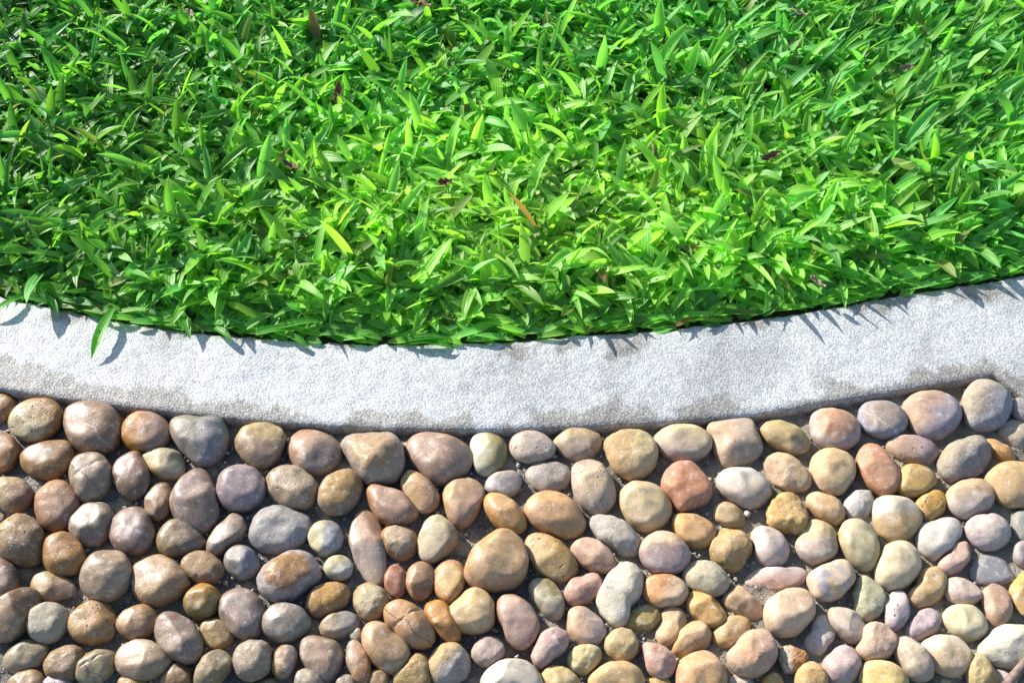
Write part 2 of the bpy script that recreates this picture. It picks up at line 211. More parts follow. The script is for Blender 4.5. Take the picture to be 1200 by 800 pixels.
PEBBLES = """
0 440|brown pebble cut by the left edge|b07a48|8a6a50|n||-60,110 0,98 60,125 88,160 60,210 0,248 -60,230
0 440|cream pebble with an ochre corner|dccfa6|a8772f|ne|p|48,235 70,185 120,150 200,130 280,140 325,190 315,260 270,310 190,338 110,325 60,285
0 440|large grey-brown pebble with a pale vein|a08068|8a6e58|n|v|340,230 345,180 400,150 500,148 570,165 620,220 630,300 610,360 560,400 470,405 400,375 355,310
0 440|orange pebble with a pinkish right end|c8884a|b89888|e||640,290 660,235 710,195 780,195 850,225 885,280 875,350 820,390 730,400 665,370
0 440|orange-brown pebble with a grey patch|b98050|a89888|w||0,295 40,305 85,350 100,400 85,450 40,495 -10,505 -60,480 -80,400 -50,320
0 440|flat-topped ochre pebble with a pale face|b88a52|c8b8a0|core||108,425 150,385 220,365 300,350 360,355 382,400 370,450 330,510 270,540 200,535 140,500 112,465
0 440|grey-tan round pebble with a crease|b09c80|a08a70|n|c|365,490 385,440 440,412 510,415 560,450 585,510 570,580 530,635 470,662 420,655 385,600 365,540
0 440|mauve-brown pebble with a small notch|a07868|806858|s||590,490 620,440 670,408 720,405 745,440 770,500 780,560 750,620 690,643 640,625 600,570 583,530
0 440|pale yellow oval pebble|d8bc70|c0b898|e||735,440 760,400 820,388 889,392 935,410 960,460 955,510 920,540 870,540 800,515 750,480
100 440|small smooth brown egg-shaped pebble|a07850|8a6a4a|n||312,680 320,620 370,570 420,560 450,600 448,680 420,735 375,755 335,740
0 530|rough cream pebble with a brown side|c8b488|a07858|e|r|0,140 60,135 110,145 150,180 175,220 160,270 120,300 60,308 0,280 -50,260 -60,190
0 530|rough pinkish pebble with rusty edges|cca284|b07850|rim|r|180,265 190,225 240,180 290,157 350,170 390,215 415,275 400,330 360,390 280,412 225,390 195,330
0 530|plain grey rounded pebble|a49688|8a7868|n||360,390 380,330 430,285 500,268 560,280 590,320 580,390 560,440 510,480 450,488 390,455
0 530|dented mauve-grey pebble|a89490|907468|rim|d|567,400 590,345 640,300 720,285 760,310 790,370 805,440 780,500 730,535 660,530 600,490 572,440
0 530|large pitted sandy pebble|c4a472|907050|e|pr|0,400 50,360 110,335 160,345 200,380 235,440 230,520 200,585 130,590 60,570 0,545 -40,500 -40,440
0 530|dark brown sliver of pebble|7a6248|6a5440|n||-50,320 0,290 40,330 35,370 0,400 -40,380
0 530|smooth orange-brown round pebble|bc884a|8a6038|n||218,520 235,465 285,430 350,428 405,465 440,530 440,590 400,630 330,640 260,620 225,570
0 530|dull brown half-hidden pebble|8a7060|7a6250|n||0,555 60,580 90,640 95,700 60,770 0,800 -50,780 -70,680 -40,590
0 620|pointed two-tone tan pebble|ccae80|b09070|e|f|163,290 175,255 220,230 280,235 330,258 400,330 370,350 290,370 230,372 180,335
0 620|large dusty grey-tan round pebble|b8a28c|a08870|n||422,250 440,190 490,140 560,120 630,130 675,180 690,250 660,320 600,365 520,372 450,340
100 620|large tan pebble with a wrinkled skin|bc986a|a08874|n|f|245,270 255,205 310,170 385,140 450,165 510,230 540,280 510,340 440,385 380,405 300,385 255,330
0 620|long slanting brown and grey pebble|b89c80|8a6448|ne|f|-40,470 0,400 60,350 130,310 190,320 205,370 180,450 120,540 60,585 0,585 -60,560
0 620|chalky grainy whitish pebble|ccc6b0|b0a890|n|r|145,490 165,430 220,395 290,390 345,420 355,480 330,550 270,590 200,585 155,540
0 620|golden tan drop-shaped pebble|c49c62|a88050|n|p|358,510 380,450 430,400 490,375 545,375 590,420 612,490 600,550 550,590 470,600 390,575
0 620|smooth light tan oval pebble|c8a27a|b89068|n||608,490 630,445 690,410 760,395 805,420 820,480 800,540 750,572 680,572 625,540
100 620|long grey-brown flat pebble|a08c80|8a7060|w|f|375,560 375,490 400,440 450,432 520,460 590,540 610,620 590,680 530,698 470,680 400,620
0 620|drab olive-grey oval pebble|b2a488|908060|n||20,670 50,620 110,590 190,585 245,600 250,650 220,700 150,740 80,748 30,720
0 620|brownish pebble with a grey speckled face|b09478|a08058|rim|r|230,710 255,660 310,620 380,610 430,630 440,680 420,740 370,790 300,790 245,760
0 620|pale straw pebble with a deep crease|c4b088|a08c68|n|c|402,710 430,670 480,635 550,632 600,650 605,700 580,760 520,800 450,810 405,780
100 620|broad dusty beige lozenge pebble|bca588|a89078|n|f|157,680 180,630 240,590 330,592 390,620 455,680 430,730 370,765 280,782 200,760
0 620|ochre pebble cut by the bottom edge|b09060|987848|n||40,800 80,760 150,735 210,745 235,790 220,850 130,880 60,860
0 620|lilac pebble peeping at the bottom edge|b8a0b0|a890a0|n||230,800 260,765 310,750 360,775 385,810 370,860 300,880 240,850
0 620|honey-coloured pebble sliver|c8a060|b89050|n||610,800 650,770 720,765 760,790 770,840 700,880 630,860
0 620|shaded dark brown pebble sliver|7a6650|6a5644|n||-50,640 0,630 20,690 15,750 -20,790 -60,760
100 440|blue-grey heart-shaped pebble|9c9486|8c929a|e||450,270 465,230 520,215 600,220 670,220 720,245 740,300 735,380 700,440 650,475 600,475 540,430 490,370 460,320
200 440|mottled ochre and grey pebble|c4aa6c|a88c70|s|f|340,335 360,295 420,262 480,262 550,285 595,325 580,390 550,450 490,482 430,470 370,420
300 440|smooth rosy brown round pebble|b48c6e|a09088|se||168,370 185,325 240,285 300,285 370,310 430,360 445,420 420,470 360,510 290,520 230,495 185,440
200 530|large upright mauve-grey egg pebble|9c887c|887470|n||8,250 40,180 100,110 150,85 190,110 220,180 245,260 250,330 220,390 160,418 80,400 25,340
200 530|purple rounded pebble|aa98a0|988c9c|n||240,190 260,120 310,85 370,78 440,95 480,150 492,220 460,270 400,300 330,305 270,270
300 440|beige oval pebble with a pitted hollow|bca88e|a08c78|n|p|52,560 60,520 120,480 200,480 270,520 320,570 310,640 270,690 190,698 120,670 65,610
100 620|dull olive-brown wedge pebble|a08c68|807460|e||375,95 385,30 420,-20 470,-45 530,-30 600,20 625,80 590,115 500,140 430,145
200 530|slanting grey-beige loaf-shaped pebble|aa9a84|9a8a78|n|f|192,490 220,430 280,360 330,315 375,340 392,400 370,450 310,500 240,543 200,525
200 530|large white rock with a broken hollow|c8c6c2|a8aab0|rim|frd|415,440 430,380 450,330 520,300 580,290 660,310 710,330 725,390 700,460 640,500 560,520 480,515 430,480
200 530|small round blue-grey pebble|9c9a94|8892a2|e||283,575 300,520 350,490 410,500 450,540 460,600 430,645 380,660 320,635
200 530|tan oval pebble with a rough spot|bc986c|a08460|n|r|60,590 85,545 140,520 210,530 260,570 280,620 250,665 180,688 110,660 70,625
300 620|large rust-coloured pebble with a lilac rim|ac7c50|b4a8ac|rim|r|15,290 35,220 100,165 190,120 270,130 320,190 330,260 270,310 200,360 120,382 50,350
300 440|golden pebble with a pale grey rim|c49c5c|a89684|rim|r|330,640 345,580 400,520 460,495 520,505 550,560 540,630 500,690 430,725 370,715 335,680
200 530|cream round pebble with a blue-grey side|d6cea0|a8b2bc|e||718,440 740,385 790,358 850,365 890,410 895,470 860,520 800,540 750,510
300 620|small ivory oval pebble|e4daae|c8c8c2|se|p|353,205 370,165 420,143 470,150 500,190 495,235 450,262 400,258 365,240
300 620|orange oval pebble with grainy skin|cc985a|b88c64|rim|r|265,390 290,340 350,295 420,280 480,310 485,360 440,420 370,450 300,450 270,420
200 620|mauve-grey egg pebble with matt skin|a49088|908890|n||260,400 280,340 340,310 400,315 450,350 485,410 480,490 460,550 410,580 350,560 290,500
200 620|mustard ochre pebble with mossy base|bc8842|98803c|s||70,380 100,325 160,285 230,310 260,350 250,410 200,460 140,465 85,430
200 620|small lumpy tan pebble|bc9c64|a08858|n|f|152,540 170,490 220,468 270,475 320,530 325,580 290,615 240,630 190,610
200 620|smooth olive-grey pebble|a49c90|8a8c8c|n||475,490 500,435 550,400 620,395 690,420 725,470 715,520 670,560 610,590 540,575 490,540
300 620|small tan pebble with grey top|bca684|a09c98|e||333,510 360,470 430,445 500,440 535,470 525,520 470,555 390,570 345,550
300 620|large grey-brown oval pebble with a chip|ac9078|a09080|rim||235,630 240,580 290,555 360,570 420,590 450,640 445,710 410,775 360,795 310,770 260,710
200 620|crusty pale grey pebble|bcaa90|aaaaa2|n|r|328,680 350,620 400,590 460,585 515,610 525,670 510,740 460,775 390,782 340,740
200 620|little brown almond-shaped pebble|b48c54|a09088|e||530,690 545,640 585,600 630,605 657,650 645,710 610,765 570,773 535,740
200 620|mottled olive-tan slanting pebble|b4a276|a09880|n|r|125,760 150,700 210,645 260,635 310,670 320,710 280,760 240,810 160,830 125,800
100 620|shadowed brown pebble with a lit tip|a08052|8a6c48|n||385,800 420,750 490,700 540,720 555,770 540,830 440,850
300 620|plain grey pebble on the bottom edge|aca494|989080|n||205,780 225,740 270,730 320,755 350,800 320,850 240,850 205,820
300 620|small beige-grey pebble on the bottom edge|b4a490|a09480|n||415,800 440,770 490,760 520,790 510,830 430,840
200 620|thin cream sliver on the bottom edge|b4a484|a09474|n||410,810 460,795 560,793 610,805 600,860 430,860
300 440|large heart-shaped tan pebble with pale edges|bc9a70|b8a898|rim|rf|445,360 470,325 540,300 620,290 700,305 750,350 768,420 760,500 720,550 640,570 570,555 530,500 480,420
400 440|large smooth dusky brown pebble|b49484|a88a74|n||342,375 370,325 430,303 500,305 580,330 650,370 678,420 670,480 620,530 540,563 470,555 410,500 355,430
400 440|tiny yellowish bead of stone|c8b080|b8a070|n||325,365 340,348 350,362 342,382 330,382
500 440|white and olive two-tone pebble|d6d6ba|a09860|e|f|235,350 260,312 330,308 390,330 415,380 410,450 370,500 310,525 270,510 250,430
400 440|pinkish oval pebble with a rusty end|c49e88|b47c58|rim||133,600 160,575 220,590 300,620 370,680 400,725 370,760 290,785 220,770 165,710 138,650
400 530|small faceted apricot pebble|d4ae76|b89078|e|f|320,130 345,95 400,105 440,135 490,190 510,240 490,290 430,318 380,295 340,230
400 530|apricot pebble with a dusty ridge|d4ae7e|c09a84|se|f|535,210 560,160 620,142 690,145 738,190 730,260 700,330 650,385 600,390 560,340 540,280
400 530|long upright grey pebble with a brown top|bcac9e|b08868|n_|f|50,430 70,360 110,310 150,310 190,360 215,440 230,540 225,640 200,697 140,670 90,600 60,520
400 530|brown pebble with a white encrusted face|ccb496|a87850|rim|r|210,430 240,395 310,385 370,405 398,460 380,530 320,565 260,545 220,490
400 530|cream faceted block-like pebble|dcd2a0|b0a084|se|f|402,480 420,410 450,355 510,330 550,360 600,420 600,470 560,520 510,560 460,575 415,545
400 530|small glossy red-brown pebble|ac6a48|906050|n||228,680 240,620 275,585 315,600 335,660 330,720 290,757 245,735
400 530|brown egg pebble with a ridge|b48c66|9a7458|e|f|343,660 360,600 410,570 460,580 490,640 480,700 430,760 390,768 355,730
400 530|yellow pebble with an orange edge|e2c080|c89058|rim||487,680 500,600 550,560 610,570 640,620 637,690 600,760 560,783 510,750
500 620|very large smooth apricot boulder-like pebble|dab486|c49a70|rim|f|198,230 215,170 240,110 300,60 390,10 450,35 500,100 520,190 500,260 440,305 360,320 270,310 215,275
500 440|smooth orange oval pebble|d2a25a|c09050|n||303,660 320,625 380,625 440,660 500,720 518,780 490,820 440,825 380,790 330,740
400 620|cream pebble covered with dark pinholes|ccc09a|b8a070|rim|pr|60,370 80,310 140,283 200,310 245,370 235,430 190,470 130,475 80,430
400 620|long glossy tan pebble with a cross crack|cc9c6c|b48454|n|c|228,460 245,400 300,380 370,400 440,460 487,540 475,600 410,620 340,600 280,540
400 620|long curved orange pebble|ca8a4a|b07838|n||435,440 450,385 500,370 545,385 575,450 620,540 610,585 560,590 500,540 455,490
400 620|large tan pebble with an orange spot|ccaa7e|b88850|n|f|112,580 120,520 160,490 230,500 290,560 350,620 355,680 320,730 250,747 180,710 130,650
500 620|large pale apricot rounded cube pebble|e2c496|ccaa80|n|f|117,440 150,370 230,310 290,325 340,370 350,440 335,510 280,540 200,535 140,500
500 620|long pinkish tongue-shaped pebble|d4b09c|b89078|rim|f|368,400 385,350 430,340 500,370 560,440 585,510 550,590 490,623 440,600 400,510
400 620|narrow pebble with an orange flank|bca288|b07840|e||30,650 40,590 80,585 120,640 150,720 140,790 100,800 50,740
400 620|small amber pebble on the bottom edge|c4a274|b08850|n||140,800 150,745 190,730 240,750 240,800 190,840
400 620|sandy pebble lit in a triangle|c4a468|98885c|n|r|270,770 330,700 410,640 450,680 460,760 440,850 330,850 280,820
500 620|tan pebble with a heart-shaped shadow|d2b27c|c0bab8|se|r|10,690 40,640 110,600 160,600 200,640 225,700 210,760 160,800 70,815 20,770
500 620|small whitish pink pebble|cebcb4|c0a8a0|n|r|235,640 260,590 320,558 380,580 405,630 380,685 320,713 260,695
500 620|large white pebble cut by the bottom edge|eae0ce|d8d0c0|n|f|285,800 310,745 370,700 450,680 530,700 590,770 600,830 500,890 350,880
400 620|tiny buff wedge of stone|b4ac94|a09880|n|f|45,540 85,510 105,540 95,580 50,570
500 440|grey oval pebble with fine dark pits|c4b6a8|b0a4a0|n|p|437,360 455,315 510,293 580,300 640,340 667,385 650,420 600,445 530,453 465,430
500 440|small pale grey nut-shaped pebble|c4bcb6|b0a8a8|n|f|308,565 330,530 400,505 460,502 487,530 480,590 440,630 370,625 315,600
500 440|flat grey loaf-shaped pebble|bcb4aa|a8a09c|n|r|520,510 545,475 620,465 700,465 745,500 740,560 690,595 610,605 545,570
600 440|angular tan pebble with a knob|d2b486|b8a490|s|f|218,345 250,315 310,285 370,270 430,290 460,335 445,390 400,430 330,445 260,410
600 440|large upright speckled beige pebble|d4bc9e|c8b4a4|rim|p|315,530 330,470 390,445 450,455 500,510 533,590 530,660 490,710 450,728 390,700 340,640 318,580
600 530|large smooth orange-tan pebble|daac76|c49466|n||68,320 85,265 140,215 220,210 300,245 360,320 380,380 350,430 290,445 200,420 110,375
700 440|large lumpy cream pebble|e2cc9e|cca878|w|rf|42,350 80,315 160,298 240,300 290,340 312,400 300,460 250,520 190,545 110,515 60,430
700 440|large round cream pebble with a waxy top|dec696|ccb496|n||118,660 130,600 180,560 260,562 330,595 375,650 380,720 330,790 260,812 190,790 140,730
700 440|plump cream oval pebble|dec8a2|b8a898|s||298,340 330,290 400,260 470,255 540,280 590,330 580,390 520,435 430,450 370,430 320,385
700 440|terracotta red pebble|ca8a6a|bc7c5c|n|f|335,580 360,500 420,460 490,465 550,520 590,600 570,660 500,690 435,712 390,660 350,620
700 440|angular squarish pebble with sharp ridges|ccae90|a89a90|e|ff|575,265 620,240 740,222 800,240 820,300 852,390 830,430 740,455 660,472 630,430 600,340
600 530|long slanting bluish grey pebble|bcbab2|c4b8a4|n|r|410,380 420,345 480,340 560,365 630,410 670,470 660,525 600,540 520,500 440,440
600 530|large pinkish beige pebble with a flat face|dab89e|b8a2a4|s|f|668,540 680,470 730,430 800,418 860,440 910,490 925,550 890,610 800,635 720,610
600 530|pinkish ridged spindle pebble|d2ae98|b89078|s|f|308,500 340,460 410,455 470,490 530,560 543,600 510,625 440,622 370,590 320,540
500 620|long ochre pebble with a jagged shadow|d4b276|b89050|ne|pf|515,100 530,40 600,30 660,55 730,110 785,190 770,250 690,275 610,250 545,170
500 620|small olive pebble with a whitish face|c6c0a4|989060|ne|f|530,300 560,265 630,270 690,330 718,400 700,460 650,470 590,420 545,350
500 620|pink bean-shaped pebble|daac9c|c29484|s|f|717,340 740,290 810,250 880,235 910,270 905,320 860,370 790,400 735,385
600 620|bright white irregular pebble|eae2cc|d8d8d6|n|fr|450,400 480,290 520,220 590,175 655,200 683,280 665,350 615,400 600,480 545,512 490,465
700 620|cream oval pebble with an orange top corner|e2c2a2|d0904e|nw||245,340 260,260 330,240 400,250 450,280 470,330 440,380 360,400 290,395
700 620|small olive-yellow pebble half in shade|b4a066|96864e|n||130,500 160,450 220,410 290,405 325,450 300,510 240,540 180,535
700 620|round lemon-yellow pebble|d0ba80|b4a26a|n|r|38,610 60,550 120,522 180,540 210,600 190,660 130,687 70,660
600 620|pinkish drop-shaped pebble|dab494|ccb4ac|e|f|290,480 305,420 350,400 420,440 480,500 485,560 440,605 370,612 315,570
600 620|rough dusky pink lumpy pebble|dab6ae|b89890|n|r|110,690 130,600 180,530 250,518 290,550 285,610 220,670 150,725
600 620|small cream stubby pebble|e2d4a0|c8b888|n|r|290,680 320,625 390,600 450,615 463,660 430,720 370,757 310,740
600 620|buff yellow pebble on the bottom edge|dac084|c8a868|n||155,770 190,720 260,720 320,755 355,800 300,850 190,840
600 620|broad sandy pebble on the bottom edge|dab87e|c8a468|n||400,790 450,730 540,690 620,700 680,750 680,820 560,880 430,850
700 620|small rosy shell-like pebble|dab6a8|c08878|n|r|245,650 240,600 300,605 370,635 408,690 390,750 330,780 280,755 255,700
700 620|cream kidney-shaped pebble|debc96|c8a484|n|f|308,580 330,490 340,430 390,405 440,425 458,480 430,550 390,600 340,610
700 620|slanting golden-tan oblong pebble|d2a86e|b89056|n|f|470,410 470,350 500,320 570,345 640,400 665,470 640,510 580,512 520,470
700 620|sunlit tan crescent pebble|dab486|c89c68|n|f|390,640 420,590 450,520 510,485 570,505 592,560 560,620 500,660 430,665
700 620|greyish cream oval pebble with a white scuff|cec4a8|b8b0a0|n|r|447,240 470,195 530,175 600,185 660,230 682,280 660,330 590,348 510,320 460,280
700 620|broad orange-tan pebble on the bottom edge|daae82|c88c58|n|f|410,770 430,690 490,650 570,640 640,690 668,760 660,830 540,880 430,850
700 620|pinkish tan pebble with a shaded end|d2ae90|b89c78|w|f|650,380 690,320 740,295 800,350 855,410 850,455 800,472 730,445 680,420
700 620|small tan pebble with a curved shadow|d2b074|b89460|n||600,560 620,500 680,455 740,452 790,480 785,530 730,590 650,618 615,605
800 620|large grainy salmon-pink pebble|daae90|d0b09c|rim|r|237,655 280,600 380,525 440,535 480,600 485,660 450,720 370,765 300,755 250,720
700 620|small grey pebble on the bottom edge|c4b69e|b0a48c|n||680,790 710,765 770,765 815,800 780,850 690,840
700 620|tiny yellow pebble on the bottom edge|c4a454|b09448|n||260,790 300,775 380,795 380,840 270,840
800 530|small sandy knob of stone|d2b88e|b8a072|e||160,320 185,270 220,258 280,280 320,330 320,375 260,395 200,380 165,350
800 530|smooth peach oval pebble|daac6e|c89c66|n||-45,400 -50,350 -30,325 30,322 110,345 165,390 170,440 130,485 80,495 10,475
800 440|olive flat-sided oblong pebble|bca676|a8946c|n|f|405,295 430,250 480,235 550,250 620,290 660,340 640,395 590,412 510,380 430,340
800 440|ringed pebble with an orange-brown core|c49270|b8aaa4|rim||665,260 680,210 730,183 800,180 870,205 915,260 920,320 880,370 800,388 720,370 675,310
800 440|beige oval pebble with a lined base|dabe98|c8a67c|n|rf|425,470 435,430 490,405 560,420 630,480 668,550 650,595 580,603 490,580 440,520
800 440|large whitish saddle-shaped pebble|ded8ce|c0b2a4|s|d|178,550 200,510 260,485 320,480 390,505 440,560 458,610 420,665 350,690 260,655 200,610
800 530|craggy yellow-ochre stone|dab466|c89c4c|n|rrf|435,330 470,250 530,210 590,225 630,290 645,370 620,430 560,415 500,410 450,380
800 530|whitish pink pear-shaped pebble|decabf|d0bab2|n||360,440 390,395 430,390 490,415 540,470 550,530 510,585 440,595 390,560 375,500
800 530|flat mustard-tan five-sided pebble|d2ac66|b89a5c|rim|fr|145,540 180,450 210,400 260,410 340,445 362,500 330,560 260,625 200,600
800 530|long thin whitish pink pebble|e2ccc4|d0aa9c|s|f|325,680 370,625 430,600 520,605 600,598 645,630 625,675 540,700 420,702
800 620|large pinkish beige flat stone|e2c4a8|c8aa8c|n|f|425,420 440,385 500,345 580,312 640,320 680,370 688,420 640,500 590,545 530,557 460,535 430,480
800 530|square-shouldered grey-tan pebble|ceb88e|b0a296|s|f|590,490 620,420 680,350 740,365 795,440 805,490 775,550 690,580 620,550
800 530|pebble with blue and pink patches|d6bca0|a4a8b8|v|b|652,650 690,610 760,580 840,562 880,600 890,660 850,720 760,770 700,765 665,710
900 440|rounded beige pebble with a dimpled top|dabc94|c8a884|n|f|220,470 240,420 300,390 370,400 430,440 450,500 420,570 370,620 300,610 240,550
900 440|small peach oval pebble|dab486|c8a46c|n||200,650 230,610 300,620 350,640 390,690 395,740 360,778 290,760 230,710
900 440|small white pebble with a brown patch|e0dcd6|b8a890|n|r|395,680 420,640 470,610 530,605 548,650 530,720 480,755 420,740
900 440|slate-grey oval pebble with a pale line|a4988e|9092a2|rim|v|470,215 490,165 550,142 640,145 710,190 722,240 690,300 600,325 520,300 480,260
1000 440|large brown and blue-grey pebble|bc9c86|9892a4|se||255,165 300,115 380,93 460,100 530,140 552,200 530,270 470,325 400,337 330,310 285,240
1000 440|large grey pebble with fibrous grain|b4a896|929aaa|se|r|568,150 590,90 640,48 720,43 780,70 825,130 810,200 770,260 690,285 620,275 580,210
1000 440|flat brownish cigar-shaped pebble|bc9c7e|a89094|e|p|172,375 200,335 270,325 350,340 420,365 443,410 410,450 320,458 220,425
900 440|red-orange upright pebble|cc8e68|c89a74|n|f|465,480 475,400 530,355 590,375 640,440 685,520 670,590 610,628 540,595 490,530
1000 440|mustard yellow pebble|c8a454|a48c44|n||245,500 260,478 330,465 390,485 430,540 400,590 320,628 240,610 225,560
1000 440|dark slate rock with layered ridges|8c8e96|a49c86|nw|fr|440,460 470,400 560,340 640,315 680,340 705,430 660,510 570,540 490,545 445,500
1000 440|small smooth orange splinter pebble|d2a46c|c09058|n||670,345 710,332 770,355 830,395 835,440 790,455 730,420 690,385
1000 440|grey pebble split by shade at right edge|b4a896|a09888|n||750,300 790,255 840,243 890,260 940,300 930,370 870,388 800,360
1000 440|dark grey pebble in the kerb corner|9898a0|888890|n||820,180 840,130 890,125 950,150 950,230 890,250 840,220
1000 440|large tan pebble cut by the right edge|ccac7e|c09c68|n||685,550 730,495 800,470 890,472 960,500 990,570 960,650 880,685 790,675 730,620
1000 440|small golden pitted pebble|d2a456|b88c40|n|p|320,680 370,630 430,600 475,630 478,690 430,740 370,762 335,720
1000 440|tan pebble with a flat grey flank|ccb086|b8aaa4|s|f|485,620 530,575 620,550 690,560 730,610 720,670 650,720 560,742 500,700
1000 530|white and tan blocky pebble|d4cab8|c8aa7c|s|f|105,330 120,250 200,240 290,260 340,310 350,370 310,430 230,462 150,440 115,390
1000 530|pale grey rough wedge pebble|d2cec4|c0bcb8|n|f|330,430 350,385 420,365 540,355 562,400 530,470 470,535 420,560 360,530
1000 530|pale pinkish white oval pebble|dccec4|c8b8b8|rim|r|583,395 610,355 690,335 770,340 815,390 810,450 760,495 680,505 610,460
1000 530|greenish grey pebble at the right edge|98a09c|888e8c|n||820,370 840,320 900,300 950,340 950,440 880,470 835,430
1000 530|small grey-mauve pebble at the right edge|a8a0a0|989090|n||832,520 850,480 900,465 950,500 940,580 880,600 840,570
1000 530|pink crescent-shaped pebble|dab6a6|c0a090|n||440,610 500,540 560,470 590,465 605,520 580,590 530,630 480,642
1000 530|flat slate-blue pebble sunk in mortar|8c929c|787e8a|n|flat|610,620 640,560 700,530 760,545 820,620 845,650 790,680 700,690 625,665
900 620|large pale olive-cream egg pebble|d2c69c|c0b48c|rim||365,50 380,0 420,-40 500,-35 560,40 580,120 560,190 500,218 430,180 385,110
900 620|large beige disc-shaped pebble|deceac|d0be9c|n||560,250 580,150 620,85 720,75 775,120 792,190 760,260 700,305 620,315 575,290
900 620|orange crescent pebble|dab87e|d0aa6c|n|r|720,360 770,300 820,210 870,198 920,240 920,310 870,380 800,408 740,390
1000 620|pinkish flat-bottomed pebble|dac4b6|d0b4ac|n|f|475,300 490,265 560,260 630,290 670,345 640,378 560,392 500,370
1000 620|upright pinkish brown oval pebble|c4a08c|b09080|n||672,390 690,310 740,290 790,315 825,390 810,470 760,515 705,480 690,440
1000 620|orange pebble cut by the right edge|d2ac6e|c89858|n|f|820,340 850,260 900,220 950,260 950,440 890,450 845,400
1000 620|smooth ivory oval pebble with a dimple|e6dcb6|d8c8a0|n|d|465,470 500,410 570,395 640,415 690,480 690,540 640,575 560,572 500,530
1000 620|purple-grey fan-shaped pebble|bcaeb6|c8b2ac|n|r|270,560 310,470 350,430 420,422 458,465 440,520 380,560 310,580
1000 620|small whitish mauve upright pebble|dcccc6|c0b2bc|se|pf|165,440 185,360 215,325 260,330 290,400 285,460 250,505 210,525 175,500
900 620|greenish pebble with a dark streak|bcbc98|8a9c88|n|rv|450,370 460,280 490,245 540,270 600,340 600,410 560,460 500,472 455,420
900 620|grey-beige slanting pebble|ccbcaa|b8a898|rim|f|315,440 320,415 380,410 440,425 490,480 517,540 480,590 430,590 370,550
900 620|whitish angular pebble|dcd0c6|c8baac|n|f|187,600 220,540 280,450 330,470 343,530 310,610 260,658 205,640
900 620|rosy beige dome-shaped pebble|e2c0aa|d0ac96|n|r|460,640 480,580 510,500 570,490 630,530 668,590 640,650 560,688 490,675
900 620|mauve domed pebble with a white glint|c4aea8|b09aa2|n||285,700 330,650 410,605 460,640 482,710 450,780 380,815 320,790
900 620|lumpy conglomerate stone with an orange side|ccbea6|d08a4a|e|rrp|55,640 90,605 160,625 205,650 195,700 140,750 95,750 60,690
900 620|sandy orange pebble at the bottom edge|dab47e|c89c68|n|r|140,790 170,720 230,690 290,740 310,800 260,860 160,850
800 620|small sandy pebble on the bottom edge|c8a864|b89858|n||415,800 440,760 480,745 520,790 520,850 430,850
900 620|large bright yellow pebble|e8ce8c|d8ba70|n||480,790 510,700 600,690 680,720 730,790 700,860 560,880
900 620|long slanting grey-tan pebble|ccbca6|b8a898|rim||660,640 680,570 720,560 780,600 840,680 853,760 820,790 760,780 690,710
1000 620|large ivory egg pebble with a peach base|e6d4b6|d8bc98|s||350,620 400,570 490,560 560,590 610,660 600,720 540,765 470,755 390,690
1000 620|large white mottled stone at the right edge|e2dec6|c8c0b0|n|rf|650,640 690,570 740,520 820,505 900,510 950,560 950,680 870,715 770,715 690,690
1000 620|mossy yellow pebble at the bottom edge|ccb67c|ac9a5c|n|r|600,700 620,660 680,670 730,730 755,800 700,850 620,840 590,770
1000 620|small grey pebble beside the twig|c4bcb6|b0a8a0|n||720,740 770,735 830,770 820,820 760,820
1000 620|cream chip of stone at the bottom edge|d4cca6|c0b890|n|f|450,790 480,765 540,770 545,820 460,830
1000 620|dark green pebble in the bottom corner|566458|485448|n||840,800 870,740 930,720 960,790 900,850
800 440|tiny white bead of stone|e6dcc8|d6ccb8|n||322,712 337,700 352,708 352,725 335,735
"""
# ------------------------------------------------------------------ the ground
def fbm(x, y, s, seed=0.0):
    return noise.fractal(Vector((x * s, y * s, seed)), 1.0, 2.0, 4)
# curves of the kerb's top edges, surveyed in the picture and laid on the kerb's level
inner_px = [(-420, 215), (-200, 290), (-90, 323), (0, 346), (36, 355.5), (120, 369.5), (144, 375), (204, 385.5), (234, 389), (285, 393), (360, 398.5), (420, 401), (488, 402), (602, 399), (670, 392.5), (800, 384), (900, 371), (975, 360), (1050, 345), (1150, 330), (1200, 322), (1320, 297), (1600, 225)]
outer_px = [(-420, 345), (-200, 412), (-90, 439), (0, 457), (79, 468), (135, 475), (200, 483), (290, 493), (400, 500), (490, 503.5), (600, 503.5), (690, 500.5), (800, 493.5), (890, 485), (1000, 467.5), (1090, 452), (1166, 440), (1200, 464), (1320, 548), (1600, 730)]
def edge(px):
    p = [ground(x, y, KERB) for x, y in px]
    return np.array([q.x for q in p]), np.array([q.y for q in p])
ix, iy = edge(inner_px); ox_, oy_ = edge(outer_px)
def smooth_interp(x, xs, ys, soft=True):
    if not soft: return float(np.interp(x, xs, ys))
    return float(np.mean([np.interp(x + d, xs, ys) for d in (-.03, -.018, -.006, .006, .018, .03)]))
corner_x = ground(1166, 440, KERB).x
def inner_y(x): return smooth_interp(x, ix, iy)
def outer_y(x): return smooth_interp(x, ox_, oy_, x < corner_x - .035)

# mortar bed: a sheet with a lumpy surface near the camera, flat beyond
def grid_sheet(name, xs, ys, zf):
    vs_ = [(x, y, zf(x, y)) for y in ys for x in xs]
    nx = len(xs); fs = [(j * nx + i, j * nx + i + 1, (j + 1) * nx + i + 1, (j + 1) * nx + i) for j in range(len(ys) - 1) for i in range(nx - 1)]
    return mesh(name, vs_, fs)
def axis(a, b, step, far):
    return [a - far, a - far / 4, a - .3] + list(np.arange(a, b, step)) + [b + .3, b + far / 4, b + far]
